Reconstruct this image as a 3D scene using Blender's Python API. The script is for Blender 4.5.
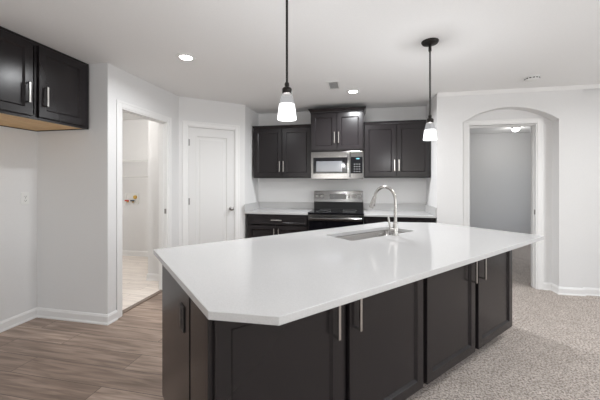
import bpy, bmesh, math, random
from mathutils import Vector, Matrix
random.seed(7)
S = bpy.context.scene
for o in list(bpy.data.objects):
    bpy.data.objects.remove(o)
COL = S.collection
R = math.radians

# ------------------------------------------------------------------ camera
CAM_H = 1.352
cd = bpy.data.cameras.new('camera')
cam = bpy.data.objects.new('camera', cd)
COL.objects.link(cam)
cam.location = (0, 0, CAM_H)
cam.rotation_euler = (R(90), 0, R(11.443))
cd.sensor_width = 36.0
cd.lens = 297.8 / 600 * 36.0
cd.shift_y = -18.37 / 600
cd.clip_start = 0.05
S.camera = cam

# ------------------------------------------------------------------ world, daylight, exposure
S.view_settings.view_transform = 'Standard'
S.view_settings.look = 'None'
S.view_settings.gamma = 1
S.view_settings.use_curve_mapping = False
S.view_settings.exposure = 0.66
w = bpy.data.worlds.new('sky'); S.world = w; w.use_nodes = True
nt = w.node_tree; nt.nodes.clear()
sk = nt.nodes.new('ShaderNodeTexSky'); sk.sky_type = 'NISHITA'; sk.sun_disc = False
sk.sun_elevation = R(40); sk.sun_rotation = R(200)
bg = nt.nodes.new('ShaderNodeBackground'); bg.inputs[1].default_value = 0.12
wo = nt.nodes.new('ShaderNodeOutputWorld')
nt.links.new(sk.outputs[0], bg.inputs[0]); nt.links.new(bg.outputs[0], wo.inputs[0])

def area(name, loc, rot, sx, sy, power, col=(1, 1, 1), spread=180):
    l = bpy.data.lights.new(name, 'AREA'); l.shape = 'RECTANGLE'; l.size = sx; l.size_y = sy
    l.energy = power; l.color = col; l.spread = R(spread)
    o = bpy.data.objects.new(name, l); COL.objects.link(o); o.location = loc; o.rotation_euler = rot
    o['kind'] = 'structure'
    return o
# daylight entering by the windows of the living room behind and to the right of the camera
area('daylight_east_window', (4.12, 0.8, 1.35), (R(108), 0, R(90)), 2.4, 1.7, 34, (.95, .975, 1))
area('daylight_south_window', (-1.2, -4.42, 1.35), (R(115), 0, 0), 1.6, 1.6, 30, (.95, .975, 1))
area('daylight_south_window', (2.0, -4.42, 1.35), (R(115), 0, 0), 1.6, 1.6, 14, (.95, .975, 1))

area('bedroom_fill_light', (4.12, 6.1, 1.35), (R(90), 0, R(90)), 1.7, 1.6, 8, (.95, .975, 1))  # added out-of-view light that brightens the bedroom wall
CEIL = 2.48

# ------------------------------------------------------------------ materials
def mat(name, col, rough=.5, metal=0, spec=.5, emit=None, estr=0, coat=0):
    m = bpy.data.materials.new(name); m.use_nodes = True
    b = m.node_tree.nodes['Principled BSDF']
    b.inputs['Base Color'].default_value = (*col, 1)
    b.inputs['Roughness'].default_value = rough
    b.inputs['Metallic'].default_value = metal
    b.inputs['Specular IOR Level'].default_value = spec
    b.inputs['Coat Weight'].default_value = coat
    if emit:
        b.inputs['Emission Color'].default_value = (*emit, 1)
        b.inputs['Emission Strength'].default_value = estr
    return m
def nodes(m):
    return m.node_tree.nodes, m.node_tree.links, m.node_tree.nodes['Principled BSDF']
def add_noise(m, c1, c2, scale=(1, 1, 1), nscale=8, detail=4, bump=0, lo=.35, hi=.65, dist=.002):
    n, l, b = nodes(m)
    tc = n.new('ShaderNodeTexCoord'); mp = n.new('ShaderNodeMapping'); mp.inputs['Scale'].default_value = scale
    no = n.new('ShaderNodeTexNoise'); no.inputs['Scale'].default_value = nscale; no.inputs['Detail'].default_value = detail
    rp = n.new('ShaderNodeValToRGB')
    rp.color_ramp.elements[0].position = lo; rp.color_ramp.elements[0].color = (*c1, 1)
    rp.color_ramp.elements[1].position = hi; rp.color_ramp.elements[1].color = (*c2, 1)
    l.new(tc.outputs['Object'], mp.inputs[0]); l.new(mp.outputs[0], no.inputs['Vector'])
    l.new(no.outputs['Fac'], rp.inputs[0]); l.new(rp.outputs[0], b.inputs['Base Color'])
    if bump:
        bu = n.new('ShaderNodeBump'); bu.inputs['Strength'].default_value = bump; bu.inputs['Distance'].default_value = dist
        l.new(no.outputs['Fac'], bu.inputs['Height']); l.new(bu.outputs[0], b.inputs['Normal'])
    return m
M = {}
M['wall'] = add_noise(mat('wall_paint', (.76, .75, .74), .7, spec=.25), (.765, .76, .755), (.78, .775, .77), nscale=140, detail=2, bump=.04)
M['ceil'] = add_noise(mat('ceiling_paint', (.88, .875, .87), .85, spec=.1), (.865, .862, .855), (.88, .877, .87), nscale=90, detail=2, bump=.06)
M['trim'] = mat('trim_white', (.84, .835, .825), .35)
M['door'] = mat('door_white', (.76, .755, .745), .4)
M['cab'] = mat('espresso_lacquer', (.0145, .012, .0132), .25, spec=.4)
M['cabin'] = mat('cabinet_inside', (.02, .017, .016), .6)
M['birch'] = add_noise(mat('raw_birch', (.7, .45, .2), .5), (.64, .40, .17), (.78, .52, .25), (2, 14, 14), 3, 5)
M['quartz'] = add_noise(mat('white_quartz', (.8, .79, .785), .09, spec=.5), (.535, .530, .527), (.575, .57, .567), nscale=220, detail=1)
M['steel'] = add_noise(mat('brushed_steel', (.4, .385, .37), .17, 1), (.17, .167, .164), (.215, .211, .207), (1, 40, 40), 6, 3)
M['nickel'] = mat('satin_nickel', (.50, .485, .465), .27, 1)
M['chrome'] = mat('polished_steel', (.46, .45, .44), .24, 1)
M['blackglass'] = mat('black_glass', (.006, .006, .008), .06, spec=.35)
M['screen'] = mat('oven_window_mesh', (.16, .165, .18), .12)
M['black'] = mat('black_plastic', (.012, .012, .012), .4)
M['bronze'] = mat('dark_bronze', (.02, .017, .015), .42, .6)
M['hinge'] = mat('hinge_nickel', (.35, .34, .33), .35, 1)
M['white'] = mat('white_plastic', (.82, .82, .80), .35)
M['slot'] = mat('slot_dark', (.05, .05, .05), .5)
M['lens'] = mat('lit_lens', (1, 1, 1), .5, emit=(1, .98, .96), estr=14)
M['ventback'] = mat('vent_backing', (.55, .55, .55), .7)
M['display'] = mat('display_digits', (.1, .3, .35), .4, emit=(.4, .8, .9), estr=.25)
M['red'] = mat('valve_red', (.6, .04, .03), .4)
M['blue'] = mat('valve_dark', (.03, .04, .06), .4)
M['brass'] = mat('valve_brass', (.62, .40, .10), .3, .6)
M['printgrey'] = mat('print_grey', (.35, .35, .35), .5)
M['thresh'] = mat('threshold_strip', (.17, .125, .095), .4)

# frosted glass lit from inside: lets part of the lamp's light through, glows itself
for nm, em, tf in (('lit_frosted_glass', 2.6, .55), ('frosted_liner', .32, .45)):
    m = bpy.data.materials.new(nm); m.use_nodes = True
    n = m.node_tree.nodes; l = m.node_tree.links; n.clear()
    out = n.new('ShaderNodeOutputMaterial'); mx = n.new('ShaderNodeMixShader'); mx.inputs[0].default_value = tf
    e_ = n.new('ShaderNodeEmission'); e_.inputs[0].default_value = (.985, .99, 1, 1); e_.inputs[1].default_value = em
    tr = n.new('ShaderNodeBsdfTransparent')
    l.new(e_.outputs[0], mx.inputs[1]); l.new(tr.outputs[0], mx.inputs[2]); l.new(mx.outputs[0], out.inputs[0])
    M['glow' if em > 1 else 'frost'] = m
# window pane
m = bpy.data.materials.new('window_glass'); m.use_nodes = True
n = m.node_tree.nodes; l = m.node_tree.links; n.clear()
out = n.new('ShaderNodeOutputMaterial'); mx = n.new('ShaderNodeMixShader')
tr = n.new('ShaderNodeBsdfTransparent'); gl = n.new('ShaderNodeBsdfGlossy'); gl.inputs['Roughness'].default_value = .02
mx.inputs[0].default_value = .06
l.new(tr.outputs[0], mx.inputs[1]); l.new(gl.outputs[0], mx.inputs[2]); l.new(mx.outputs[0], out.inputs[0])
M['pane'] = m

def plank_mat(name, ca, cb, mortar, rough, length, width, streak, sc):
    m = mat(name, ca, rough, spec=.4)
    n, l, b = nodes(m)
    tc = n.new('ShaderNodeTexCoord')
    br = n.new('ShaderNodeTexBrick')
    br.inputs['Color1'].default_value = (*ca, 1); br.inputs['Color2'].default_value = (*cb, 1)
    br.inputs['Mortar'].default_value = (*mortar, 1)
    br.inputs['Scale'].default_value = 1; br.inputs['Mortar Size'].default_value = .0022
    br.inputs['Brick Width'].default_value = length; br.inputs['Row Height'].default_value = width
    br.inputs['Bias'].default_value = 0.0
    br.offset = .37
    l.new(tc.outputs['Object'], br.inputs['Vector'])
    mp = n.new('ShaderNodeMapping'); mp.inputs['Scale'].default_value = (1.6, 20, 1)
    no = n.new('ShaderNodeTexNoise'); no.inputs['Scale'].default_value = 1.6; no.inputs['Detail'].default_value = 7
    no.inputs['Distortion'].default_value = .6
    # shift the grain from plank to plank
    ad = n.new('ShaderNodeVectorMath'); ad.operation = 'MULTIPLY_ADD'
    ad.inputs[1].default_value = (40, 40, 40)
    l.new(br.outputs['Color'], ad.inputs[0]); l.new(tc.outputs['Object'], ad.inputs[2])
    l.new(ad.outputs[0], mp.inputs[0]); l.new(mp.outputs[0], no.inputs['Vector'])
    rp = n.new('ShaderNodeValToRGB'); rp.color_ramp.elements[0].position = .32; rp.color_ramp.elements[1].position = .70
    rp.color_ramp.elements[0].color = (*streak, 1); rp.color_ramp.elements[1].color = (1.12, 1.1, 1.08, 1)
    l.new(no.outputs['Fac'], rp.inputs[0])
    mu = n.new('ShaderNodeMix'); mu.data_type = 'RGBA'; mu.blend_type = 'MULTIPLY'; mu.inputs[0].default_value = 1
    l.new(br.outputs['Color'], mu.inputs[6]); l.new(rp.outputs[0], mu.inputs[7])
    l.new(mu.outputs[2], b.inputs['Base Color'])
    bu = n.new('ShaderNodeBump'); bu.inputs['Strength'].default_value = .15; bu.inputs['Distance'].default_value = .002
    l.new(no.outputs['Fac'], bu.inputs['Height']); l.new(bu.outputs[0], b.inputs['Normal'])
    return m
M['wood'] = plank_mat('vinyl_plank', (.47, .365, .30), (.27, .20, .16), (.10, .075, .06), .36, 1.22, .185, (.50, .465, .44), 1)
M['tile'] = plank_mat('pale_marble_vinyl', (.86, .80, .74), (.80, .735, .68), (.50, .43, .38), .35, .9, .155, (.84, .82, .81), 1)

def carpet_mat():
    m = mat('carpet_pile', (.5, .44, .40), .95, spec=.05)
    n, l, b = nodes(m)
    tc = n.new('ShaderNodeTexCoord')
    a = n.new('ShaderNodeTexNoise'); a.inputs['Scale'].default_value = 78; a.inputs['Detail'].default_value = 3; a.inputs['Roughness'].default_value = .75
    c = n.new('ShaderNodeTexNoise'); c.inputs['Scale'].default_value = 9; c.inputs['Detail'].default_value = 3
    l.new(tc.outputs['Object'], a.inputs['Vector']); l.new(tc.outputs['Object'], c.inputs['Vector'])
    r1 = n.new('ShaderNodeValToRGB'); e = r1.color_ramp.elements
    e[0].position = .40; e[0].color = (.25, .212, .187, 1); e[1].position = .58; e[1].color = (.70, .63, .575, 1)
    l.new(a.outputs['Fac'], r1.inputs[0])
    r2 = n.new('ShaderNodeValToRGB'); e = r2.color_ramp.elements
    e[0].position = .3; e[0].color = (.88, .87, .86, 1); e[1].position = .7; e[1].color = (1.05, 1.05, 1.05, 1)
    l.new(c.outputs['Fac'], r2.inputs[0])
    mu = n.new('ShaderNodeMix'); mu.data_type = 'RGBA'; mu.blend_type = 'MULTIPLY'; mu.inputs[0].default_value = 1
    l.new(r1.outputs[0], mu.inputs[6]); l.new(r2.outputs[0], mu.inputs[7]); l.new(mu.outputs[2], b.inputs['Base Color'])
    bu = n.new('ShaderNodeBump'); bu.inputs['Strength'].default_value = .8; bu.inputs['Distance'].default_value = .008
    l.new(a.outputs['Fac'], bu.inputs['Height']); l.new(bu.outputs[0], b.inputs['Normal'])
    return m
M['carpet'] = carpet_mat()

# ------------------------------------------------------------------ mesh helpers
class MB:
    def __init__(self): self.bm = bmesh.new()
    def box(self, x0, x1, y0, y1, z0, z1):
        v = [self.bm.verts.new((x, y, z)) for x in (x0, x1) for y in (y0, y1) for z in (z0, z1)]
        for f in ((0, 1, 3, 2), (4, 6, 7, 5), (0, 4, 5, 1), (2, 3, 7, 6), (0, 2, 6, 4), (1, 5, 7, 3)):
            self.bm.faces.new([v[i] for i in f])
        return self
    def rings(self, rings, cap0=True, cap1=True, closed=False):
        vs = [[self.bm.verts.new(p) for p in r] for r in rings]
        k = len(vs[0]); m = len(vs)
        for i in range(m if closed else m - 1):
            a, b = vs[i], vs[(i + 1) % m]
            for j in range(k):
                self.bm.faces.new((a[j], a[(j + 1) % k], b[(j + 1) % k], b[j]))
        if cap0 and not closed: self.bm.faces.new(list(reversed(vs[0])))
        if cap1 and not closed: self.bm.faces.new(vs[-1])
        return self
    def lathe(self, prof, seg=32, axis='z', origin=(0, 0, 0), cap0=True, cap1=True, closed=False):
        rs = []
        for r, h in prof:
            ring = []
            for i in range(seg):
                a = 2 * math.pi * i / seg
                x, y = r * math.cos(a), r * math.sin(a)
                p = {'z': (x, y, h), 'y': (x, h, -y), 'x': (h, x, y)}[axis]
                ring.append(tuple(p[q] + origin[q] for q in range(3)))
            rs.append(ring)
        return self.rings(rs, cap0, cap1, closed)
    def tube(self, pts, rad, seg=14):
        pts = [Vector(p) for p in pts]
        if not isinstance(rad, (list, tuple)): rad = [rad] * len(pts)
        rs = []; up = None
        for i, p in enumerate(pts):
            d = (pts[min(i + 1, len(pts) - 1)] - pts[max(i - 1, 0)]).normalized()
            if up is None:
                up = d.orthogonal().normalized()
            up = (up - d * up.dot(d)).normalized(); s = d.cross(up)
            rs.append([p + (up * math.cos(2 * math.pi * j / seg) + s * math.sin(2 * math.pi * j / seg)) * rad[i] for j in range(seg)])
        return self.rings(rs)
    def prism(self, poly, z0, z1, plane='xy'):
        def P(a, b, c): return {'xy': (a, b, c), 'xz': (a, c, b), 'yz': (c, a, b)}[plane]
        return self.rings([[P(a, b, z0) for a, b in poly], [P(a, b, z1) for a, b in poly]])
    def sweep(self, prof, p, q, nrm):
        # profile of (distance from wall, height) carried from p to q
        n = Vector((nrm[0], nrm[1], 0)).normalized()
        return self.rings([[Vector((e[0], e[1], 0)) + n * d + Vector((0, 0, z)) for d, z in prof] for e in (p, q)])
    def build(self, name, m, parent=None, bevel=0, seg=2, smooth=False, loc=None, rotz=0):
        bmesh.ops.recalc_face_normals(self.bm, faces=self.bm.faces)
        me = bpy.data.meshes.new(name); self.bm.to_mesh(me); self.bm.free()
        if isinstance(m, (list, tuple)):
            for x in m: me.materials.append(x)
        else: me.materials.append(m)
        o = bpy.data.objects.new(name, me); COL.objects.link(o)
        if parent: o.parent = parent
        if loc: o.location = loc
        if rotz: o.rotation_euler = (0, 0, rotz)
        if smooth:
            for p in me.polygons: p.use_smooth = True
            es = o.modifiers.new('split', 'EDGE_SPLIT'); es.split_angle = R(38)
        if bevel:
            b = o.modifiers.new('bevel', 'BEVEL'); b.width = bevel; b.segments = seg; b.limit_method = 'ANGLE'; b.angle_limit = R(40)
            b.harden_normals = False
        return o
def thing(name, label, cat, loc=(0, 0, 0), rotz=0, group=None):
    o = bpy.data.objects.new(name, None); COL.objects.link(o); o.empty_display_size = .1
    o.location = loc; o.rotation_euler = (0, 0, rotz); o['label'] = label; o['category'] = cat
    if group: o['group'] = group
    return o
def struct(o, label, cat):
    o['kind'] = 'structure'; o['label'] = label; o['category'] = cat
    return o
TH = R(46.641)
def isl(u, n, z=0):
    return (u * math.cos(TH) - n * math.sin(TH), u * math.sin(TH) + n * math.cos(TH), z)

# ------------------------------------------------------------------ room shell
XW, XE, YS = -3.175, 4.25, -4.5       # left wall, right wall, rear wall
YB = 4.725                            # kitchen back wall
XP = -1.662; XR = .963                # pantry side wall, wing wall
YA = 4.09                             # wall with the arch
YD = 4.225                             # wall with the bedroom door
YR = 2.405; XL = -2.347               # return wall, laundry wall
P1 = Vector((-2.347, 3.532)); P2 = Vector((-1.662, 4.137))
T = .12

# floors: plank floor in the kitchen, carpet in the living room; they meet under the island
fa = isl((XW - .1 + 1.25 * math.sin(TH)) / math.cos(TH), 1.25); fb = isl(2.62, 1.25)
wood_poly = [(fa[0], fa[1]), (fb[0], fb[1]), (XR + .02, 4.0), (XR + .02, YB + .1), (-2.42, YB + .1), (-2.42, 2.5), (XW - .1, 2.5)]
struct(MB().prism(wood_poly, -.1, 0).build('floor_kitchen', M['wood']), 'brown grey wood plank floor of the kitchen', 'floor')
carp = [(fa[0], fa[1]), (XW - .1, YS - .1), (XE + .1, YS - .1), (XE + .1, 8.2), (XR + .02, 8.2), (XR + .02, 4.0), (fb[0], fb[1])]
struct(MB().prism(carp, -.1, .012).build('floor_carpet', M['carpet']), 'beige cut pile carpet beside the island', 'floor')
struct(MB().prism([(-5.0, 2.5), (-2.42, 2.5), (-2.42, 4.9), (-5.0, 4.9)], -.1, 0).build('floor_laundry', M['tile'], rotz=0), 'pale marbled vinyl floor of the laundry', 'floor')
struct(MB().box(-5.1, XE + .12, YS - .12, 8.2, CEIL, CEIL + .1).build('ceiling', M['ceil']), 'flat white ceiling', 'ceiling')

def wall(name, mb, label): return struct(mb.build(name, M['wall']), label, 'wall')
wall('wall_left', MB().box(XW - T, XW, YS - T, YR + T, -.1, CEIL), 'white wall under the fridge cabinet')
wall('wall_return', MB().box(XW, XL, YR, YR + T, -.1, CEIL), 'grey looking wall end facing the room left of the laundry opening')
LY0, LY1, LZ = 2.567, 3.312, 2.10
mb = MB()
mb.box(XL - T, XL, YR + T, LY0, -.1, CEIL).box(XL - T, XL, LY1, P1.y + .06, -.1, CEIL).box(XL - T, XL, LY0, LY1, LZ, CEIL)
wall('wall_laundry', mb, 'white wall with the open laundry doorway')
dv = (P2 - P1); DL = dv.length; DA = math.atan2(dv.y, dv.x)
D0, D1, DZ = .104, .772, 2.108
mb = MB()
mb.box(0, D0, 0, T, -.1, CEIL).box(D1, DL, 0, T, -.1, CEIL).box(D0, D1, 0, T, DZ, CEIL)
o = mb.build('wall_pantry', M['wall'], loc=(P1.x, P1.y, 0), rotz=DA); struct(o, 'angled white wall holding the pantry door', 'wall')
wall('wall_pantry_side', MB().box(XP - T, XP, P2.y, YB + T, -.1, CEIL), 'white side wall left of the kitchen cabinets')
wall('wall_back', MB().box(XP - T, XR + T, YB, YB + T, -.1, CEIL), 'white kitchen wall behind the range')
wall('wall_wing', MB().box(XR, XR + .16, YA, YB + T, -.1, CEIL), 'short white wing wall right of the kitchen cabinets')
# wall with the arch
AX0, AX1, AZS, AZA = 1.27, 2.322, 2.10, 2.268
arc = []
w2 = (AX1 - AX0) / 2; sag = AZA - AZS; rad = (w2 * w2 + sag * sag) / (2 * sag); cx = (AX0 + AX1) / 2; cz = AZA - rad
a0 = math.asin(w2 / rad)
for i in range(25):
    a = -a0 + 2 * a0 * i / 24
    arc.append((cx + rad * math.sin(a), cz + rad * math.cos(a)))
JX = 2.565
mb = MB()
mb.box(XR + .16, AX0, YA, YD, -.1, CEIL).box(AX1, JX, YA, YD, -.1, CEIL)
for i in range(24):
    (xa, za), (xb, zb) = arc[i], arc[i + 1]
    mb.rings([[(xa, YA, za), (xb, YA, zb), (xb, YA, CEIL), (xa, YA, CEIL)], [(xa, YD, za), (xb, YD, zb), (xb, YD, CEIL), (xa, YD, CEIL)]])
wall('wall_arch', mb, 'white wall with the shallow arched recess')
wall('wall_arch_return', MB().box(JX - .02, XE, YA + .035, YD, -.1, CEIL), 'white wall at the right edge of the photo, set back from the arch')
BX0, BX1, BZ = 1.374, 2.166, 2.072
mb = MB()
mb.box(XR + .16, BX0, YD, YD + T, -.1, CEIL).box(BX1, XE, YD, YD + T, -.1, CEIL).box(BX0, BX1, YD, YD + T, BZ, CEIL)
wall('wall_bedroom', mb, 'white wall around the bedroom doorway inside the arch')
# bedroom beyond
wall('wall_bedroom_back', MB().box(XR - .4, XE, 7.75, 7.87, -.1, CEIL), 'far wall of the bedroom seen through the doorway')
wall('wall_bedroom_left', MB().box(XR - .12, XR, YB + T, 7.87, -.1, CEIL), 'left wall of the bedroom')
# laundry room beyond
wall('wall_laundry_back', MB().box(-5.0, -2.8, 4.72, 4.84, -.1, CEIL), 'far wall of the laundry with the washer box')
wall('wall_laundry_left', MB().box(-4.95, -4.83, YR, 4.84, -.1, CEIL), 'left wall of the laundry')
wall('wall_laundry_front', MB().box(-4.95, XW - T, YR, YR + T, -.1, CEIL), 'near wall of the laundry')
wall('wall_closet', MB().box(-2.86, XL - T, 3.60, 3.72, -.1, CEIL).box(-2.86, -2.74, 3.72, 4.72, -.1, CEIL), 'closet wall inside the laundry doorway')
# living room walls with the windows
EY0, EY1, WZ0, WZ1 = -.4, 2.0, .5, 2.2
mb = MB()
mb.box(XE, XE + T, YS - T, EY0, -.1, CEIL).box(XE, XE + T, EY1, 5.2, -.1, CEIL).box(XE, XE + T, 7.0, 7.87, -.1, CEIL).box(XE, XE + T, 5.2, 7.0, -.1, WZ0).box(XE, XE + T, 5.2, 7.0, WZ1, CEIL).box(XE, XE + T, EY0, EY1, -.1, WZ0).box(XE, XE + T, EY0, EY1, WZ1, CEIL)  # includes the opening for the added bedroom window
wall('wall_right', mb, 'right wall of the living room with a wide window')
mb = MB()
xs = [XW - T, -2.0, -.4, 1.2, 2.8, XE + T]
for i in range(5):
    if i % 2 == 0: mb.box(xs[i], xs[i + 1], YS - T, YS, -.1, CEIL)
    else: mb.box(xs[i], xs[i + 1], YS - T, YS, -.1, WZ0).box(xs[i], xs[i + 1], YS - T, YS, WZ1, CEIL)
wall('wall_rear', mb, 'rear wall of the living room with two windows')
def window(k, loc, rotz, w, h):
    t = bpy.data.objects.new('window_%d' % k, None); COL.objects.link(t); t.location = loc; t.rotation_euler = (0, 0, rotz)
    struct(t, 'white framed window, ' + {1: 'wide one in the right living room wall', 2: 'left one of the rear living room wall', 3: 'right one of the rear living room wall', 4: 'added unseen bedroom one beyond the arch, for fill light'}[k], 'window')
    f = MB(); b = .06
    f.box(0, w, 0, .08, 0, b).box(0, w, 0, .08, h - b, h).box(0, b, 0, .08, b, h - b).box(w - b, w, 0, .08, b, h - b).box(w / 2 - .03, w / 2 + .03, .01, .07, b, h - b).box(b, w - b, .015, .065, h / 2 - .02, h / 2 + .02)
    f.build('window_frame', M['trim'], t, .004)
    MB().box(b, w - b, .038, .042, b, h - b).build('pane', M['pane'], t)
window(1, (XE + .02, EY1, WZ0), R(-90), EY1 - EY0, WZ1 - WZ0)
window(4, (XE + .02, 7.0, WZ0), R(-90), 1.8, WZ1 - WZ0)  # unseen window added to go with the bedroom fill light
window(2, (-2.0, YS - .1, WZ0), 0, 1.6, WZ1 - WZ0)
window(3, (1.2, YS - .1, WZ0), 0, 1.6, WZ1 - WZ0)

# ------------------------------------------------------------------ trim
BBP = [(0, 0), (.020, 0), (.020, .010), (.016, .018), (.013, .020), (.013, .074), (.010, .080), (.006, .090), (0, .094)]
def base(name, p, q, n, label, z=0, m0=0, m1=0):
    """m0, m1: mitre at each end, +1 round an outer corner, -1 into an inner one"""
    d = (Vector(q) - Vector(p)).normalized(); n = Vector(n).normalized(); mb = MB()
    rs = []
    for e, m in ((p, -m0), (q, m1)):
        rs.append([(e[0] + n.x * (a if a else -.001) + d.x * a * m, e[1] + n.y * (a if a else -.001) + d.y * a * m, h + z) for a, h in BBP])
    struct(mb.rings(rs).build(name, M['trim']), label, 'baseboard')
base('baseboard_left', (XW, YS), (XW, YR), (1, 0), 'white baseboard along the left wall', 0, -1, -1)
base('baseboard_return', (XW, YR), (XL, YR), (0, -1), 'white baseboard under the grey return wall', 0, -1, 1)
base('baseboard_laundry_wall', (XL, YR), (XL, LY0 - .06), (1, 0), 'short white baseboard piece left of the laundry doorway', 0, 1, 0)
base('baseboard_laundry_wall_far', (XL, LY1 + .06), (XL, P1.y), (1, 0), 'short white baseboard piece right of the laundry doorway')
u = dv.normalized(); nrm = Vector((u.y, -u.x))
base('baseboard_pantry', tuple(P1 + u * (D1 + .06)), tuple(P2), tuple(nrm), 'short white baseboard right of the pantry door')
base('baseboard_arch_left', (XR, YA), (AX0, YA), (0, -1), 'white baseboard left of the arch', .008, 1, 1)
base('baseboard_arch_right', (AX1, YA), (JX, YA), (0, -1), 'white baseboard right of the arch', .008, 1, 1)
base('baseboard_recess', (AX1, YD), (AX1, YA), (-1, 0), 'white baseboard on the right side of the arched recess', .008, -1, 1)
base('baseboard_recess_back', (BX1 + .062, YD), (AX1, YD), (0, -1), 'short white baseboard right of the bedroom door casing', .008, 0, -1)
base('baseboard_right', (JX, YA + .035), (XE, YA + .035), (0, -1), 'white baseboard at the right edge of the photo', .008, 0, -1)
base('baseboard_closet', (-2.86, 3.60), (XL - T, 3.60), (0, -1), 'white baseboard inside the laundry doorway', 0, 1, -1)
base('baseboard_laundry_back', (-4.83, 4.72), (-2.86, 4.72), (0, -1), 'white baseboard on the far laundry wall', 0, -1, -1)
base('baseboard_east', (XE, YA + .035), (XE, YS), (-1, 0), 'white baseboard along the right living room wall', 0, -1, -1)
base('baseboard_bedroom', (XR, 7.75), (XE, 7.75), (0, -1), 'white baseboard on the far bedroom wall')
CRP = [(0, 0), (.004, 0), (.008, .008), (.020, .022), (.028, .034), (.032, .042), (0, .042)]
struct(MB().sweep([(d, CEIL - .042 + h) for d, h in CRP], (XR - .0, YA), (XE, YA), (0, -1)).build('trim_1', M['trim']), 'narrow white crown moulding above the arch', 'moulding')

def casing(name, w, h, cw, depth, label, loc, rotz, strike=None, both=True):
    """cased opening: local x along the wall, y into the wall; opening from x=0..w"""
    m = MB()
    for s, y0, y1 in (((1, -.007, .001),) if not both else ((1, -.007, .001), (-1, depth - .001, depth + .007))):
        ys = sorted((y0, y1))
        m.box(-cw, 0.004, ys[0], ys[1], 0, h + cw).box(w - .004, w + cw, ys[0], ys[1], 0, h + cw).box(0.004, w - .004, ys[0], ys[1], h - .004, h + cw)
        e = -.003 if s > 0 else .003
        ya, yb = sorted((ys[0] + (e if s > 0 else 0), ys[1] + (e if s < 0 else 0)))
        m.box(-cw, -cw + .022, ya, yb, 0, h + cw).box(w + cw - .022, w + cw, ya, yb, 0, h + cw).box(-cw + .022, w + cw - .022, ya, yb, h + cw - .022, h + cw)
    # jamb lining and stop
    m.box(0, .018, 0, depth, 0, h).box(w - .018, w, 0, depth, 0, h).box(.018, w - .018, 0, depth, h - .018, h)
    m.box(.018, .028, depth * .35, depth * .65, 0, h - .018).box(w - .028, w - .018, depth * .35, depth * .65, 0, h - .018).box(.028, w - .028, depth * .35, depth * .65, h - .028, h - .018)
    o = m.build(name, M['trim'], bevel=.003, loc=loc, rotz=rotz); struct(o, label, 'door casing')
    if strike:
        s = MB().box(w - .0195, w - .0165, depth * .1, depth * .1 + .028, strike - .03, strike + .03).build('strike_plate', M['hinge'], o)
    return o
# laundry doorway: wall faces +x, local x -> +y, local y -> -x
casing('trim_2', LY1 - LY0, LZ, .060, T, 'white casing around the open laundry doorway', (XL, LY0, 0), R(90), .985)
casing('trim_3', BX1 - BX0, BZ, .062, T, 'white casing around the bedroom doorway inside the arch', (BX0, YD, .01), 0, .96)
casing('trim_4', D1 - D0, DZ, .058, T, 'white casing around the closed pantry door', (P1.x + u.x * D0, P1.y + u.y * D0, 0), DA, None, False)
struct(MB().box(XL - T * .75, XL - T * .25, LY0 + .018, LY1 - .018, 0, .008).build('trim_5', M['thresh'], bevel=.003), 'dark threshold strip on the floor of the laundry doorway', 'threshold')

# pantry door
def rrect(x0, x1, z0, z1, y): return [(x0, y, z0), (x1, y, z0), (x1, y, z1), (x0, y, z1)]
dw = D1 - D0 - .040; dh = DZ - .030
door = bpy.data.objects.new('door_1', None); COL.objects.link(door)
door.location = (P1.x + u.x * (D0 + .020), P1.y + u.y * (D0 + .020), .01); door.rotation_euler = (0, 0, DA)
struct(door, 'closed white single panel pantry door', 'door')
m = MB(); s = .105
m.rings([rrect(0, dw, 0, dh, .050), rrect(0, dw, 0, dh, .014), rrect(.002, dw - .002, .002, dh - .002, .012), rrect(s, dw - s, .2, dh - s - .01, .012),
         rrect(s + .010, dw - s - .010, .21, dh - s - .020, .022), rrect(s + .035, dw - s - .035, .235, dh - s - .045, .022), rrect(s + .05, dw - s - .05, .25, dh - s - .06, .016)])
m.build('door_panel', M['door'], door)
k = MB().lathe([(.026, .012), (.027, .006), (.012, .004), (.010, -.02), (.022, -.028), (.028, -.042), (.027, -.054), (.018, -.062), (.004, -.064)], 24, 'y', (dw - .05, 0, .955)).build('door_knob', M['hinge'], door, smooth=True)
for z in (.22, 1.075, 1.87):
    MB().lathe([(.006, z - .045), (.006, z + .045)], 10, 'z', (-.004, .008, 0)).box(-.002, .018, .0105, .0125, z - .044, z + .044).build('hinge', M['hinge'], door)

# ------------------------------------------------------------------ cabinet pieces (front faces local -y, x along width)
def pull(parent, x, z, length, y0, vertical=True):
    b = .007; m = MB(); h = length / 2
    if vertical:
        m.box(x - b, x + b, y0 - .034, y0 - .023, z - h, z + h)
        for s in (-1, 1): m.box(x - .0045, x + .0045, y0 - .026, y0 + .001, z + s * (h - .006) - .0055, z + s * (h - .006) + .0055)
    else:
        m.box(x - h, x + h, y0 - .034, y0 - .023, z - b, z + b)
        for s in (-1, 1): m.box(x + s * (h - .006) - .0055, x + s * (h - .006) + .0055, y0 - .026, y0 + .001, z - .0045, z + .0045)
    return m.build('pull_handle', M['nickel'], parent, .002)
def shaker(parent, x0, x1, z0, z1, y, name='door', rail=.058, handle=None, hz=None, hl=.16):
    """five-piece door standing on plane y (its back), 2 cm thick"""
    t = .02; f = y - t
    m = MB()
    def q(i, yy): return rrect(x0 + i, x1 - i, z0 + i, z1 - i, yy)
    m.rings([q(0, y), q(0, f + .002), q(.002, f), q(rail, f), q(rail + .001, f + .0006), q(rail + .013, f + .0126)])
    d = m.build(name, M['cab'], parent)
    if handle is not None:
        pull(d, handle, hz, hl, f, True)
    return d
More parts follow.
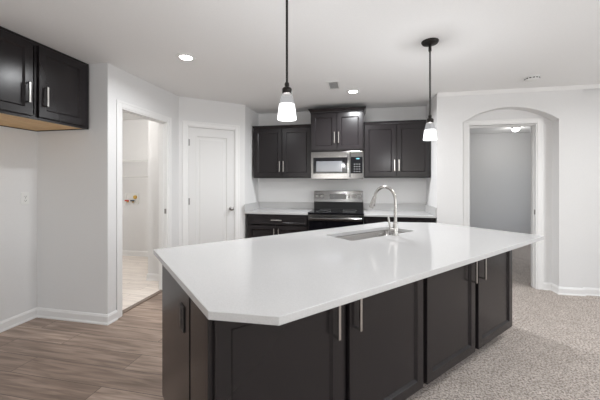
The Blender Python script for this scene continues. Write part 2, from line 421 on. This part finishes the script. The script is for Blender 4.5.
def slab_drawer(parent, x0, x1, z0, z1, y):
    t = .02; f = y - t
    m = MB()
    def q(i, yy): return rrect(x0 + i, x1 - i, z0 + i, z1 - i, yy)
    m.rings([q(0, y), q(0, f + .002), q(.002, f), q(.028, f), q(.030, f + .002), q(.034, f + .004)])
    d = m.build('drawer', M['cab'], parent)
    pull(d, (x0 + x1) / 2, (z0 + z1) / 2, .16, f, False)
    return d
def open_box(m, x0, x1, y0, y1, z0, z1, t=.018, bottom=True, top=True, face=.04, mid=True):
    """carcass with a face frame; front at y0"""
    m.box(x0, x0 + t, y0 + .02, y1, z0, z1).box(x1 - t, x1, y0 + .02, y1, z0, z1).box(x0 + t, x1 - t, y1 - .012, y1, z0, z1)
    if bottom: m.box(x0 + t, x1 - t, y0 + .02, y1 - .012, z0 + .012, z0 + .03)
    if top: m.box(x0 + t, x1 - t, y0 + .02, y1 - .012, z1 - t, z1)
    m.box(x0, x0 + face, y0, y0 + .02, z0, z1).box(x1 - face, x1, y0, y0 + .02, z0, z1)
    m.box(x0 + face, x1 - face, y0, y0 + .02, z0, z0 + face).box(x0 + face, x1 - face, y0, y0 + .02, z1 - face, z1)
    if mid: m.box((x0 + x1) / 2 - face / 2, (x0 + x1) / 2 + face / 2, y0, y0 + .02, z0 + face, z1 - face)
def crown(x0, x1, y0, y1, z0, z1, out):
    """crown wrapped around the front and both sides; y0 front plane of the box"""
    m = MB()
    pr = [(0, 0), (.25, .10), (.35, .30), (.7, .62), (.9, .75), (1, .8), (1, 1)]
    rs = []
    for d, h in pr:
        e = d * out; z = z0 + h * (z1 - z0)
        rs.append([(x0 - e, y1, z), (x0 - e, y0 - e, z), (x1 + e, y0 - e, z), (x1 + e, y1, z)])
    m.rings(rs); return m
def wall_cabinet(name, label, loc, rotz, w, depth, z0, z1, crown_h, crown_out, hz, group, under='cab', lo=True, wallside=None, rail=.058, fill=(0, 0), gap=.006, hoff=.030):
    """loc is the point at the back left corner of the box on the wall"""
    t = thing(name, label, 'cabinet', loc, rotz, group)
    m = MB(); open_box(m, 0, w, -depth, 0, z0, z1)
    m.build('cabinet_box', M['cab'], t, .0015)
    if under:
        MB().box(.02, w - .02, -depth + .022, -.014, z0 + .006, z0 + .0115).build('underside_panel', M[under], t)
    a, b = .012 + fill[0], w - .012 - fill[1]; c = (a + b) / 2; y = -depth
    zb = z0 + .022; zt = z1 - (.012 if crown_h else .03)
    shaker(t, a, c - gap, zb, zt, y, handle=c - hoff, hz=hz)
    shaker(t, c + gap, b, zb, zt, y, handle=c + hoff, hz=hz)
    if crown_h:
        crown(0, w, -depth, -.002, z1 - .001, z1 + crown_h, crown_out).build('crown_moulding', M['cab'], t, .001)
    return t
X1 = -1.629; X2 = -.715; X3 = .047; X4 = .961
UD = .312
g = 'dark wall cabinets over the kitchen counter'
wall_cabinet('wall_cabinet', 'dark two door wall cabinet left of the microwave', (X1, YB, 0), 0, .914, UD, 1.408, 2.172, .042, .018, 1.582, g)
wall_cabinet('wall_cabinet', 'dark two door wall cabinet right of the microwave, beside the wing wall', (X3, YB, 0), 0, .910, UD, 1.408, 2.172, .042, .018, 1.582, g)
wall_cabinet('wall_cabinet', 'short raised dark cabinet with tall crown directly above the microwave', (X2 + .001, YB, 0), 0, .760, .40, 1.792, 2.352, .062, .034, 1.985, g)
# over-fridge cabinet: faces +x
wall_cabinet('fridge_cabinet', 'dark two door cabinet high on the left wall with raw birch underside', (XW, 1.465, 0), R(90), .935, .62, 1.852, 2.479, 0, 0, 2.045, None, 'birch', fill=(.0, .04), gap=.022, hoff=.068)

# base cabinets
def base_cabinet(name, label, loc, rotz, w, depth, group, zt=.885, drawer=True, toe=.075, top=True):
    t = thing(name, label, 'cabinet', loc, rotz, group)
    m = MB(); open_box(m, 0, w, -depth, 0, .11, zt, top=top)
    m.box(0.0, w, -depth + toe, -depth + toe + .016, 0, .11).box(0, .018, -depth + toe, 0, 0, .11).box(w - .018, w, -depth + toe, 0, 0, .11)
    m.build('cabinet_box', M['cab'], t, .0015)
    a, b = .012, w - .012; c = w / 2; y = -depth
    if drawer:
        slab_drawer(t, a, b, .735, zt - .014, y); z1 = .722
    else: z1 = zt - .014
    shaker(t, a, c - .003, .13, z1, y, handle=c - .034, hz=z1 - .12)
    shaker(t, c + .003, b, .13, z1, y, handle=c + .034, hz=z1 - .12)
    return t
g = 'dark base cabinets along the kitchen wall'
base_cabinet('base_cabinet', 'dark base cabinet with wide drawer left of the range', (X1 + .006, YB - .012, 0), 0, .905, .588, g, zt=.883)
base_cabinet('base_cabinet', 'dark base cabinet right of the range, beside the wing wall', (X3 + .005, YB - .012, 0), 0, .905, .588, g, zt=.883)
def wall_counter(label, x0, x1, side):
    t = thing('kitchen_countertop', label, 'countertop', (0, 0, 0), 0, 'white quartz tops along the kitchen wall')
    MB().box(x0, x1, YB - .637, YB, .885, .915).build('counter_slab', M['quartz'], t, .003)
    MB().box(x0, x1, YB - .02, YB - .0005, .9152, 1.018).build('backsplash', M['quartz'], t, .002)
    if side == 'l': MB().box(x0, x0 + .02, YB - .637, YB - .0205, .9152, 1.018).build('side_splash', M['quartz'], t, .002)
    else: MB().box(x1 - .02, x1, YB - .637, YB - .0205, .9152, 1.018).build('side_splash', M['quartz'], t, .002)
wall_counter('white quartz counter left of the range with low backsplash', XP + .001, X2 - .003, 'l')
wall_counter('white quartz counter right of the range with low backsplash', X3 + .003, XR - .001, 'r')

# ------------------------------------------------------------------ microwave
t = thing('microwave', 'stainless over the range microwave under the raised cabinet', 'microwave', (X2 + .003, YB, 1.388))
W, D, Hh = .756, .40, .400
MB().box(0, W, -D + .035, -.002, .012, Hh).build('microwave_body', M['steel'], t, .003)
m = MB(); f = -D
m.box(0, .568, f, f + .034, 0.004, Hh)
d = m.build('microwave_door', M['steel'], t, .004)
MB().box(.034, .530, f - .002, f + .01, .082, .315).build('door_glass', M['blackglass'], d, .003)
MB().box(.078, .455, f - .003, f + .005, .108, .262).build('window_mesh', M['screen'], d, .004)
MB().box(.536, .562, f - .040, f - .026, .03, .37).box(.540, .558, f - .03, f + .003, .04, .06).box(.540, .558, f - .03, f + .003, .34, .36).build('door_handle', M['steel'], d, .005)
m = MB().box(.574, W, f + .002, f + .034, .004, Hh)
p = m.build('control_panel', M['steel'], t, .004)
MB().box(.578, W - .012, f - .001, f + .01, .082, .318).build('keypad', M['blackglass'], p, .002)
MB().box(.655, .70, f - .0015, f, .285, .30).build('clock_display', M['display'], p)
for i in range(4):
    for j in range(3): MB().box(.622 + j * .035, .640 + j * .035, f - .0016, f - .0008, .105 + i * .035, .113 + i * .035).build('keypad_button', M['printgrey'], p)
MB().box(.20, .53, -D + .03, -D + .2, -.004, .013).build('vent_grille', M['black'], t, .003)

# ------------------------------------------------------------------ range
t = thing('range', 'stainless electric range with black glass cooktop between the base cabinets', 'range', (X2 + .003, YB - .01, 0))
W = .756
MB().box(0, W, -.60, -.02, .09, .905).build('range_body', M['black'], t, .004)
for x in (.05, W - .05):
    for y in (-.55, -.08): MB().lathe([(.018, 0), (.018, .012), (.01, .014), (.01, .091)], 12, 'z', (x, y, 0)).build('leveling_foot', M['black'], t)
ct = MB().box(-.002, W + .002, -.655, -.085, .905, .927).build('cooktop', M['blackglass'], t, .004)
for x, y, r in ((.20, -.50, .10), (.56, -.50, .085), (.20, -.24, .075), (.56, -.24, .10)):
    MB().lathe([(r, .9271), (r, .9276), (r - .003, .9276), (r - .003, .9271)], 40, 'z', (x, y, 0), closed=True).build('burner_ring', M['printgrey'], ct)
bgd = MB().prism([(-.085, .905), (-.095, 1.035), (-.075, 1.208), (-.005, 1.208), (-.005, .905)], 0, W, 'yz').build('backguard', M['black'], t, .004)
m = MB(); m.rings([[(x, -.0965 + dz * .02 / .173 + yy, 1.038 + dz) for dz in (0, .17) for yy in ((0, .012) if dz == 0 else (.012, 0))] for x in (-.001, W + .001)])
cp = m.build('control_panel', M['steel'], bgd, .002)
def on_panel(z): return -.0965 + (z - 1.038) * .02 / .173
MB().box(.245, .50, on_panel(1.085) - .004, on_panel(1.12) + .012, 1.085, 1.16).build('display_glass', M['blackglass'], cp, .003)
for x in (.055, .125, .545, .62, .695):
    y = on_panel(1.125)
    k = MB().lathe([(.026, y + .004), (.026, y - .004), (.021, y - .008), (.019, y - .03), (.016, y - .033)], 24, 'y', (x, 0, 1.128))
    k.box(x - .004, x + .004, y - .037, y - .03, 1.112, 1.145)
    k.build('knob', M['hinge'], cp, smooth=True)
# oven door with steel top band and flat handle
od = MB().box(.004, W - .004, -.645, -.602, .235, .895).build('oven_door', M['blackglass'], t, .005)
MB().box(.003, W - .003, -.650, -.600, .818, .897).build('door_rail', M['steel'], od, .004)
MB().box(.12, W - .12, -.6475, -.6455, .34, .72).build('oven_window', M['blackglass'], od, .001)
m = MB().tube([(.03, -.70, .852), (W - .03, -.70, .852)], .013, 16)
for x in (.05, W - .05): m.box(x - .012, x + .012, -.70, -.648, .842, .862)
m.build('oven_handle', M['steel'], od, smooth=True)
dr = MB().box(.004, W - .004, -.645, -.602, .095, .228).build('storage_drawer', M['steel'], t, .004)

# ------------------------------------------------------------------ island
UE, NN, NF = 2.972, 1.034, 1.99
base_lbl = 'dark island cabinets'
# seating side cabinets (two doors each), door faces at n = 1.034
def seat_cabinet(u0, w, label):
    t = thing('island_cabinet', label, 'cabinet', isl(u0, NN + .02), TH, 'two door cabinets on the carpet side of the island')
    dep = .222
    m = MB(); open_box(m, 0, w, 0, dep, .11, .885)
    m.box(0, w, .085, .101, .012, .11).box(0, .018, .085, dep, .012, .11).box(w - .018, w, .085, dep, .012, .11)
    m.build('cabinet_box', M['cab'], t, .0015)
    c = w / 2
    shaker(t, .020, c - .024, .115, .872, 0, handle=c - .070, hz=.71)
    shaker(t, c + .024, w - .020, .115, .872, 0, handle=c + .070, hz=.71)
    return t
SW = (UE - .342) / 2
seat_cabinet(.342, SW - .001, 'left dark island cabinet on the carpet side, nearest the clipped counter corner')
seat_cabinet(.342 + SW, SW - .001, 'right dark island cabinet on the carpet side, farther from the camera')
# kitchen side cabinets: hidden fronts face the range
KN = 1.308
def kitchen_cabinet(u0, w, label, nf=NF):
    # local frame turned half round so the front looks to +n
    t = thing('island_sink_cabinet', label, 'cabinet', isl(u0 + w, KN), TH + math.pi, 'kitchen side cabinets of the island')
    dep = nf - KN - .02
    m = MB(); open_box(m, 0, w, -dep, 0, .11, .885, top=False)
    m.box(0, w, -dep + .075, -dep + .091, 0, .11).box(0, .018, -dep + .075, 0, 0, .11).box(w - .018, w, -dep + .075, 0, 0, .11)
    m.build('cabinet_box', M['cab'], t, .0015)
    c = w / 2
    shaker(t, .012, c - .003, .13, .872, -dep, handle=c - .035, hz=.76)
    shaker(t, c + .003, w - .012, .13, .872, -dep, handle=c + .035, hz=.76)
kitchen_cabinet(.345, 1.12, 'dark kitchen side island cabinet with the black outlet on its end panel', 1.905)
kitchen_cabinet(1.468, 1.0, 'dark kitchen side island cabinet carrying the sink')
kitchen_cabinet(2.47, .50, 'dark kitchen side island cabinet at the right end of the island')

# top with clipped corners and sink cut-out
outer = [(.334, 2.115), (.326, 1.000), (.500, .826), (2.996, .826), (3.01, 1.76), (2.63, 2.115)]
su0, su1, sn0, sn1 = 1.578, 2.365, 1.572, 1.885
def rr(u0, u1, n0, n1, r, k=5):
    pts = []
    for cu, cn, a in ((u1 - r, n0 + r, -90), (u1 - r, n1 - r, 0), (u0 + r, n1 - r, 90), (u0 + r, n0 + r, 180)):
        for i in range(k + 1):
            q = R(a + 90 * i / k); pts.append((cu + r * math.cos(q), cn + r * math.sin(q)))
    return pts
inner = rr(su0, su1, sn0, sn1, .03)
m = MB(); bm = m.bm
loops = []
for pts in (outer, inner):
    loops.append([[bm.verts.new((a, b, z)) for a, b in pts] for z in (.915, .885)])
for lv in (0, 1):
    es = []
    for L in loops:
        v = L[lv]
        for i in range(len(v)): es.append(bm.edges.new((v[i], v[(i + 1) % len(v)])))
    bmesh.ops.triangle_fill(bm, use_beauty=True, edges=es)
for L in loops:
    a, b = L
    for i in range(len(a)): bm.faces.new((a[i], a[(i + 1) % len(a)], b[(i + 1) % len(a)], b[i]))
o = m.build('island_countertop', M['quartz'], bevel=.0025, rotz=TH)
o['label'] = 'large white quartz island top with clipped corners and sink cut-out'; o['category'] = 'countertop'

# sink
t = thing('sink', 'stainless undermount sink set in the white island top', 'sink', isl((su0 + su1) / 2, (sn0 + sn1) / 2, .8825), TH)
hw, hn = (su1 - su0) / 2, (sn1 - sn0) / 2
rs = []
for e, z, r in ((.025, 0, .05), (-.0, 0, .03), (-.004, -.006, .03), (-.010, -.17, .035), (-.03, -.20, .05), (-.12, -.206, .03)):
    rs.append([(a, b, z) for a, b in rr(-hw - e, hw + e, -hn - e, hn + e, r)])
bowl = MB().rings(rs, cap0=False, cap1=True).build('bowl', M['chrome'], t, smooth=True)
sm = bowl.modifiers.new('thick', 'SOLIDIFY'); sm.thickness = .0015; sm.offset = 1
MB().lathe([(.045, -.2055), (.045, -.203), (.034, -.2025), (.03, -.205), (.005, -.2052)], 24).build('drain', M['nickel'], t, smooth=True)

# faucet
t = thing('faucet', 'tall gooseneck pull-down faucet standing beside the island sink', 'faucet', isl(2.026, 1.528, .9152), TH)
m = MB().lathe([(.027, 0), (.027, .006), (.021, .010), (.020, .10), (.0165, .106), (.013, .115)], 24)
m.build('faucet_body', M['nickel'], t, smooth=True)
Rr = .108; zc = .284
pts = [(0, 0, .10), (0, 0, .18), (0, 0, zc)]
for i in range(1, 17):
    a = R(168) * i / 16
    pts.append((0, Rr - Rr * math.cos(a), zc + Rr * math.sin(a)))
MB().tube(pts, .0125, 16).build('gooseneck_spout', M['nickel'], t, smooth=True)
e = Vector(pts[-1]); d = (e - Vector(pts[-2])).normalized()
dirv = Vector((0, .36, -.93)).normalized()
sp = MB().tube([e, e + dirv * .012, e + dirv * .03, e + dirv * .075, e + dirv * .098, e + dirv * .104], [.0145, .017, .0185, .0235, .024, .019], 18).build('spray_head', M['nickel'], t, smooth=True)
MB().tube([e + dirv * .104, e + dirv * .107], [.0155, .0145], 18).build('spray_nozzle', M['black'], sp)
q = e + dirv * .07 + Vector((0, -.0165, 0))
MB().box(-.006, .006, q.y - .006, q.y + .004, q.z - .016, q.z + .012).build('spray_button', M['black'], sp, .002)
m = MB().tube([(-.012, .006, .05), (-.046, .024, .05)], [.016, .016], 16)
m.tube([(-.038, .02, .058), (-.042, .022, .085), (-.052, .026, .13), (-.056, .028, .155)], [.009, .0075, .0085, .007], 12)
m.build('lever_handle', M['nickel'], t, smooth=True)

# ------------------------------------------------------------------ outlets
def outlet(label, loc, rotz, plate, face, horizontal=False):
    t = thing('wall_outlet', label, 'outlet', loc, rotz)
    MB().box(-.036, .036, -.006, 0, -.058, .058).build('cover_plate', plate, t, .003)
    for z in (-.02, .02):
        f = MB().lathe([(.0165, -.0045), (.0165, -.008)], 20, 'y', (0, 0, z)).build('receptacle', face, t, smooth=True)
        MB().box(-.008, -.0055, -.0086, -.0078, z - .004, z + .006).box(.0055, .008, -.0086, -.0078, z - .004, z + .006).lathe([(.003, -.0078), (.003, -.0086)], 10, 'y', (0, 0, z - .009)).build('slots', M['slot'], f)
    MB().lathe([(.003, -.0055), (.003, -.0072)], 10, 'y').build('screw', M['nickel'], t)
outlet('white duplex outlet on the left wall under the fridge cabinet', (XW, 2.292, 1.19), R(90), M['white'], M['white'])
outlet('black outlet on the left end panel of the island', isl(.345, 1.415, .735), TH - R(90), M['black'], M['black'])

# ------------------------------------------------------------------ laundry fittings
FY = 4.72
t = thing('washer_box', 'white recessed washer box with red and brass valves on the laundry wall', 'washer outlet box', (-4.08, FY, 1.045))
MB().box(-.14, .14, -.012, 0, -.10, -.075).box(-.14, .14, -.012, 0, .075, .10).box(-.14, -.115, -.012, 0, -.075, .075).box(.115, .14, -.012, 0, -.075, .075).box(-.115, .115, -.003, 0, -.075, .075).build('box_frame', M['white'], t, .002)
for x, mm in ((-.07, 'red'), (.045, 'blue')):
    v = MB().lathe([(.014, -.07), (.014, -.035)], 14, 'z', (x, -.03, 0)).build('valve', M['brass'], t, smooth=True)
    MB().box(x - .045, x + .035, -.055, -.035, -.05, -.025).build('valve_handle', M[mm], v, .004)
MB().lathe([(.035, -.02), (.035, -.003)], 20, 'y', (.07, 0, .025)).build('drain_cap', M['brass'], t, smooth=True)
def wire_shelf(label, z):
    t = thing('wire_shelf', label, 'shelf', (-4.80, FY - .002, z), 0, 'wire shelves in the laundry')
    L = 1.92
    m = MB()
    for y, zz in ((-.015, 0), (-.15, 0), (-.30, 0), (-.30, -.03)): m.tube([(0, y, zz), (L, y, zz)], .004, 6)
    m.build('shelf_rails', M['white'], t, smooth=True)
    m = MB(); k = 60
    for i in range(k):
        x = .01 + (L - .02) * i / (k - 1)
        m.box(x - .0015, x + .0015, -.302, -.01, .003, .006)
    o = m.build('shelf_wires', M['white'], t)
    for x in (.5, 1.3):
        MB().tube([(x, -.29, -.02), (x, -.006, -.24)], .005, 8).build('shelf_brace', M['white'], t, smooth=True)
wire_shelf('upper white wire shelf on the far laundry wall', 1.72)
wire_shelf('lower white wire shelf on the far laundry wall above the washer box', 1.44)

# ------------------------------------------------------------------ ceiling fixtures
def point(name, parent, loc, power, r, col=(1, .97, .94)):
    l = bpy.data.lights.new(name, 'POINT'); l.energy = power; l.shadow_soft_size = r; l.color = col
    o = bpy.data.objects.new(name, l); COL.objects.link(o); o.parent = parent; o.location = loc
def can(x, y, label, power=22):
    t = thing('recessed_light', label, 'ceiling light', (x, y, CEIL), 0, 'recessed ceiling lights')
    MB().lathe([(.088, 0), (.088, -.004), (.080, -.008), (.054, -.009), (.054, 0)], 36, closed=True).build('trim_ring', M['white'], t, smooth=True)
    MB().lathe([(.0535, -.001), (.0535, -.006), (.03, -.0075), (.002, -.008)], 36).build('lens', M['lens'], t, smooth=True)
    l = bpy.data.lights.new('can_lamp', 'AREA'); l.shape = 'DISK'; l.size = .12; l.energy = power; l.color = (.96, .98, 1); l.spread = R(165)
    o = bpy.data.objects.new('can_lamp', l); COL.objects.link(o); o.parent = t; o.location = (0, 0, -.012)
    return t
can(-1.545, 2.435, 'lit recessed light in the ceiling in front of the pantry', 8)
can(-.089, 3.772, 'lit recessed light in the ceiling in front of the microwave cabinet')
for x, y, lb in ((1.9, 1.6, 'between the island and the right window'), (2.9, 2.9, 'before the right part of the arch wall'), (1.9, -.8, 'in the living room behind the camera'), (.55, .7, 'just ahead of the camera'), (.2, -1.4, 'straight behind the camera')):  # unseen cans added to brighten the room, one for a highlight on the island doors
    can(x, y, 'added unseen fill light in the living room ceiling ' + lb, 6)
def pendant(u, label):
    x, y, _ = isl(u, 1.356)
    t = thing('pendant_light', label, 'pendant light', (x, y, CEIL), 0, 'glass pendants over the island')
    z = -CEIL
    MB().lathe([(.066, 0), (.066, -.006), (.058, -.018), (.03, -.025), (.012, -.028), (.011, -.045), (.006, -.05)], 32).build('canopy', M['bronze'], t, smooth=True)
    rod = MB().lathe([(.0065, -.04), (.0065, z + 1.88)], 14)
    rod.lathe([(.010, -.047), (.012, -.053), (.012, -.075), (.010, -.08)], 14)
    rod.build('rod', M['bronze'], t, smooth=True)
    q = z - .022
    MB().lathe([(.007, q + 1.912), (.012, q + 1.905), (.013, q + 1.893), (.010, q + 1.888), (.022, q + 1.880), (.027, q + 1.874), (.027, q + 1.848), (.022, q + 1.844)], 28).build('socket_cup', M['bronze'], t, smooth=True)
    MB().lathe([(.0285, z + 1.824), (.030, z + 1.818), (.0415, z + 1.7705)], 40, cap0=False, cap1=False).build('glass_shade', M['frost'], t, smooth=True)
    MB().lathe([(.0415, z + 1.770), (.0520, z + 1.690), (.0505, z + 1.687), (.004, z + 1.688)], 40, cap0=False).build('lit_diffuser', M['glow'], t, smooth=True)
    point('pendant_lamp', t, (0, 0, z + 1.735), 8.5, .02, (.98, .985, 1))
    return t
pendant(.870, 'lit glass pendant nearer the camera, over the left half of the island')
pendant(2.237, 'lit glass pendant farther away, over the right end of the island')
# vent
t = thing('ceiling_vent', 'small white slatted air vent in the ceiling near the microwave cabinet', 'vent', (-.305, 3.49, CEIL))
MB().box(-.07, .07, -.15, -.125, -.008, 0).box(-.07, .07, .125, .15, -.008, 0).box(-.07, -.05, -.125, .125, -.008, 0).box(.05, .07, -.125, .125, -.008, 0).build('vent_frame', M['white'], t, .002)
MB().box(-.05, .05, -.125, .125, -.0015, -.0005).build('vent_backing', M['ventback'], t)
for i in range(9):
    y = -.11 + i * .0275
    MB().rings([[(x, y - .009, -.0065), (x, y + .004, -.0025), (x, y + .005, -.0018), (x, y - .008, -.0058)] for x in (-.05, .05)]).build('vent_slat', M['white'], t)
# smoke detector
t = thing('smoke_detector', 'round white smoke detector on the ceiling before the arch', 'smoke detector', (1.816, 3.645, CEIL))
MB().lathe([(.075, 0), (.075, -.008), (.068, -.010)], 36).build('mounting_ring', M['white'], t, smooth=True)
MB().lathe([(.066, -.010), (.067, -.028), (.058, -.036), (.035, -.042), (.004, -.043)], 36).build('detector_body', M['white'], t, smooth=True)
m = MB()
for i in range(14):
    a = 2 * math.pi * i / 14
    c, s_ = math.cos(a), math.sin(a)
    m.rings([[(c * r - s_ * w_, s_ * r + c * w_, zz) for r, zz in ((.066, -.026), (.0685, -.026), (.0685, -.016), (.066, -.016))] for w_ in (-.009, .009)])
m.build('smoke_slots', M['slot'], t)
# bedroom and laundry lamps
def dome(name, label, x, y, power, k=1.0):
    t = thing(name, label, 'ceiling light', (x, y, CEIL))
    MB().lathe([(.15 * k, 0), (.15 * k, -.02), (.14 * k, -.025)], 36).build('lamp_base', M['hinge'], t, smooth=True)
    MB().lathe([(.138 * k, -.024), (.13 * k, -.05), (.09 * k, -.075), (.04 * k, -.088), (.003, -.09)], 36).build('lamp_dome', M['lens'], t, smooth=True)
    point('dome_lamp', t, (0, 0, -.22), power, .22, (1, .97, .93))
dome('dome_light', 'lit dome light on the bedroom ceiling beyond the arch', 3.16, 6.95, 2, .5)
dome('dome_light', 'dome light on the laundry ceiling, out of sight above the doorway', -3.5, 3.3, 14)
